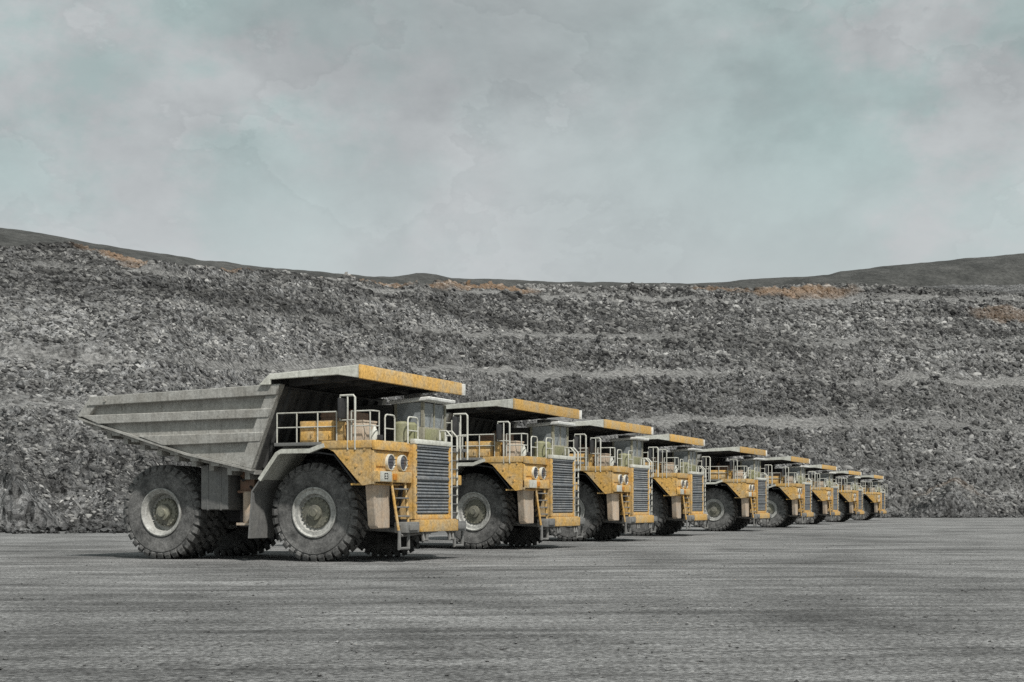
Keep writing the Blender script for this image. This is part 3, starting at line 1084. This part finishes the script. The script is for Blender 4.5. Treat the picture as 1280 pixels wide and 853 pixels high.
def boulders():
    rng = np.random.default_rng(5)
    n = 150000
    rows = np.where((t_rock > .0) & (t_rock <= 1.0))[0]
    r_ = rng.integers(rows[0] + 1, rows[-1], n * 2)
    k_ = rng.integers(3, len(az) - 3, n * 2)
    keep = rng.random(n * 2) > np.maximum(bench[r_, k_] * 1.4, flat[r_, k_] * .80) - .03
    r_, k_ = r_[keep][:n], k_[keep][:n]
    n = len(r_)
    c = PW[r_, k_]
    le = leftness[r_, k_]
    a = az[k_]
    tv = np.stack([np.cos(a), -np.sin(a), np.zeros(n)], -1)
    sv = np.stack([np.sin(a) * .78, np.cos(a) * .78, np.full(n, .62)], -1)
    nv = np.cross(tv, sv)
    phi = np.where(rng.random(n) < .35 + .6 * le, R(-38) + rng.normal(0, .35, n), rng.random(n) * PI)
    e1 = tv * np.cos(phi)[:, None] + sv * np.sin(phi)[:, None]
    e2 = np.cross(nv, e1)
    size = (.14 + .40 * rng.random(n) ** 5.5) * np.clip(c[:, 1] / 270, .3, 1.25)
    base = np.array([(1, 0, 0), (-1, 0, 0), (0, 1, 0), (0, -1, 0), (0, 0, 1), (0, 0, -1), (.6, .6, .55), (-.6, .6, .5), (-.6, -.6, .55), (.6, -.6, .5)], float)
    fc = np.array([(0, 6, 4), (6, 2, 4), (2, 7, 4), (7, 1, 4), (1, 8, 4), (8, 3, 4), (3, 9, 4), (9, 0, 4), (0, 2, 6), (2, 1, 7), (1, 3, 8), (3, 0, 9)])
    j = base[None] * (.65 + .7 * rng.random((n, 10, 1)))
    j = j * np.stack([1.1 + .9 * rng.random(n), .55 + .4 * rng.random(n), .6 + .5 * rng.random(n)], -1)[:, None, :] * size[:, None, None]
    out = c[:, None, :] + j[..., :1] * e1[:, None] + j[..., 1:2] * e2[:, None] + j[..., 2:3] * nv[:, None]
    me = bpy.data.meshes.new('boulders')
    me.vertices.add(n * 10)
    me.vertices.foreach_set('co', out.reshape(-1).astype(np.float32))
    idx = (fc[None] + 10 * np.arange(n)[:, None, None]).reshape(-1)
    nf = n * len(fc)
    me.loops.add(nf * 3)
    me.loops.foreach_set('vertex_index', idx.astype(np.int32))
    me.polygons.add(nf)
    me.polygons.foreach_set('loop_start', np.arange(0, nf * 3, 3, dtype=np.int32))
    for nm, val in (('tone', rng.random(n)), ('ochre', och[r_, k_])):
        at = me.attributes.new(nm, 'FLOAT', 'POINT')
        at.data.foreach_set('value', np.repeat(val, 10).astype(np.float32))
    me.update()
    me.validate()
    me.materials.append(rock_mat_loose())
    o = bpy.data.objects.new('boulders', me)
    COL.objects.link(o)
    o['kind'] = 'stuff'
boulders()

def rubble():
    rng = np.random.default_rng(23)
    n = 4200
    k = rng.integers(60, len(az) - 60, n)
    off = -rng.random(n) ** 2.6 * 13 + 1.5
    yd = Y0[0][k] + off
    x = yd * np.tan(az[k]) + rng.normal(0, .3, n)
    size = .10 + .75 * rng.random(n) ** 5 * np.clip(1 + off * .06, .3, 1)
    base = np.array([(1, 0, 0), (-1, 0, 0), (0, 1, 0), (0, -1, 0), (0, 0, 1), (0, 0, -1), (.6, .6, .55), (-.6, .6, .5), (-.6, -.6, .55), (.6, -.6, .5)], float)
    fc = np.array([(0, 6, 4), (6, 2, 4), (2, 7, 4), (7, 1, 4), (1, 8, 4), (8, 3, 4), (3, 9, 4), (9, 0, 4), (0, 2, 6), (2, 1, 7), (1, 3, 8), (3, 0, 9), (2, 0, 5), (1, 2, 5), (3, 1, 5), (0, 3, 5)])
    j = base[None] * (.7 + .6 * rng.random((n, 10, 1)))
    j *= size[:, None, None] * np.stack([.8 + .6 * rng.random(n), .8 + .6 * rng.random(n), .6 + .4 * rng.random(n)], -1)[:, None, :]
    j += np.stack([x, yd, size * .25], -1)[:, None, :]
    me = bpy.data.meshes.new('rubble')
    me.from_pydata(j.reshape(-1, 3).tolist(), [], (fc[None] + 10 * np.arange(n)[:, None, None]).reshape(-1, 3).tolist())
    me.materials.append(MR)
    o = bpy.data.objects.new('rubble', me)
    COL.objects.link(o)
    o['kind'] = 'stuff'
rubble()

# ------------------------------------------------------------------ light and sky
SUN_EL, SUN_AZ = R(52), R(152)      # azimuth measured clockwise from the view direction (+Y): behind the camera, to the right
w = bpy.data.worlds.new('World')
scene.world = w
w.use_nodes = True
nt = w.node_tree
bg = nt.nodes['Background']
bg.inputs['Strength'].default_value = .1
sky = N(nt, 'ShaderNodeTexSky')
sky.sky_type = 'NISHITA'
sky.sun_disc = False
sky.sun_elevation = SUN_EL
sky.sun_rotation = SUN_AZ
tc = nt.nodes.new('ShaderNodeTexCoord')
mp = N(nt, 'ShaderNodeMapping')
mp.inputs['Scale'].default_value = (1, 1, 1.5)
nt.links.new(tc.outputs['Generated'], mp.inputs[0])
vec = mp.outputs[0]
def snoise(scale, detail, rough, dist, loc):
    m_ = N(nt, 'ShaderNodeMapping')
    m_.inputs['Location'].default_value = loc
    nt.links.new(vec, m_.inputs[0])
    n_ = N(nt, 'ShaderNodeTexNoise', Scale=scale, Detail=detail, Roughness=rough, Distortion=dist)
    nt.links.new(m_.outputs[0], n_.inputs['Vector'])
    return n_.outputs[0]
tint = snoise(5.5, 9., .60, .15, (4.3, 1.7, 2.2))
n_big = snoise(4., 7., .55, .1, (0, 0, 0))
n_med = snoise(9., 10., .62, .15, (2., 5., 1.))
n_edge = snoise(5., 9., .6, .1, (7., 3., 4.))
sepx = N(nt, 'ShaderNodeSeparateXYZ')
nt.links.new(tc.outputs['Generated'], sepx.inputs[0])
absx = N(nt, 'ShaderNodeMath', operation='ABSOLUTE')
nt.links.new(sepx.outputs[0], absx.inputs[0])
side = ramp(nt, absx.outputs[0], [(.0, .25), (.20, 1.)])
tfac = N(nt, 'ShaderNodeMath', operation='MULTIPLY')
nt.links.new(ramp(nt, tint, [(.44, 0.), (.51, .8), (.58, 1.)]), tfac.inputs[0])
nt.links.new(side, tfac.inputs[1])
cloud = mix(nt, tfac.outputs[0], (4.75, 4.93, 4.88), (3.85, 4.72, 4.55))
cloud = mix(nt, 1., cloud, ramp(nt, n_med, [(.34, .88), (.5, 1.), (.68, 1.12)]), 'MULTIPLY')
cloud = mix(nt, 1., cloud, ramp(nt, n_big, [(.38, .82), (.48, .95), (.52, 1.05), (.62, 1.14)]), 'MULTIPLY')
cloud = mix(nt, 1., cloud, ramp(nt, n_edge, [(.47, 1.), (.494, .95), (.506, 1.04), (.54, 1.)]), 'MULTIPLY')
sep = N(nt, 'ShaderNodeSeparateXYZ')
nt.links.new(tc.outputs['Generated'], sep.inputs[0])
cloud = mix(nt, ramp(nt, sep.outputs[2], [(.15, 1.), (.25, 0.)]), cloud, mix(nt, .6, cloud, (6.0, 6.15, 6.1)))
col = mix(nt, .90, sky.outputs[0], cloud)
nt.links.new(col, bg.inputs['Color'])

sd = bpy.data.lights.new('sun', 'SUN')
sd.energy = 4.0
sd.angle = R(2)
sd.color = (1., .97, .92)
so = bpy.data.objects.new('sun', sd)
COL.objects.link(so)
d = Vector((math.sin(SUN_AZ) * math.cos(SUN_EL), math.cos(SUN_AZ) * math.cos(SUN_EL), math.sin(SUN_EL)))
so.rotation_euler = d.to_track_quat('Z', 'Y').to_euler()
so.location = (20, -20, 60)

# ------------------------------------------------------------------ camera
cd = bpy.data.cameras.new('camera')
cd.sensor_width = 36
cd.lens = F * 36 / 1280
cd.shift_y = (635 - 426.5) / 1280
cd.clip_end = 8000
scene.cycles.use_denoising = False
scene.render.filter_size = 1.1
cam = bpy.data.objects.new('camera', cd)
COL.objects.link(cam)
cam.location = (0, 0, EYE)
cam.rotation_euler = (R(90), 0, 0)
scene.camera = cam

vs = scene.view_settings
vs.view_transform = 'Standard'
vs.look = 'None'
vs.gamma = 1
vs.use_curve_mapping = False
vs.exposure = 0.0
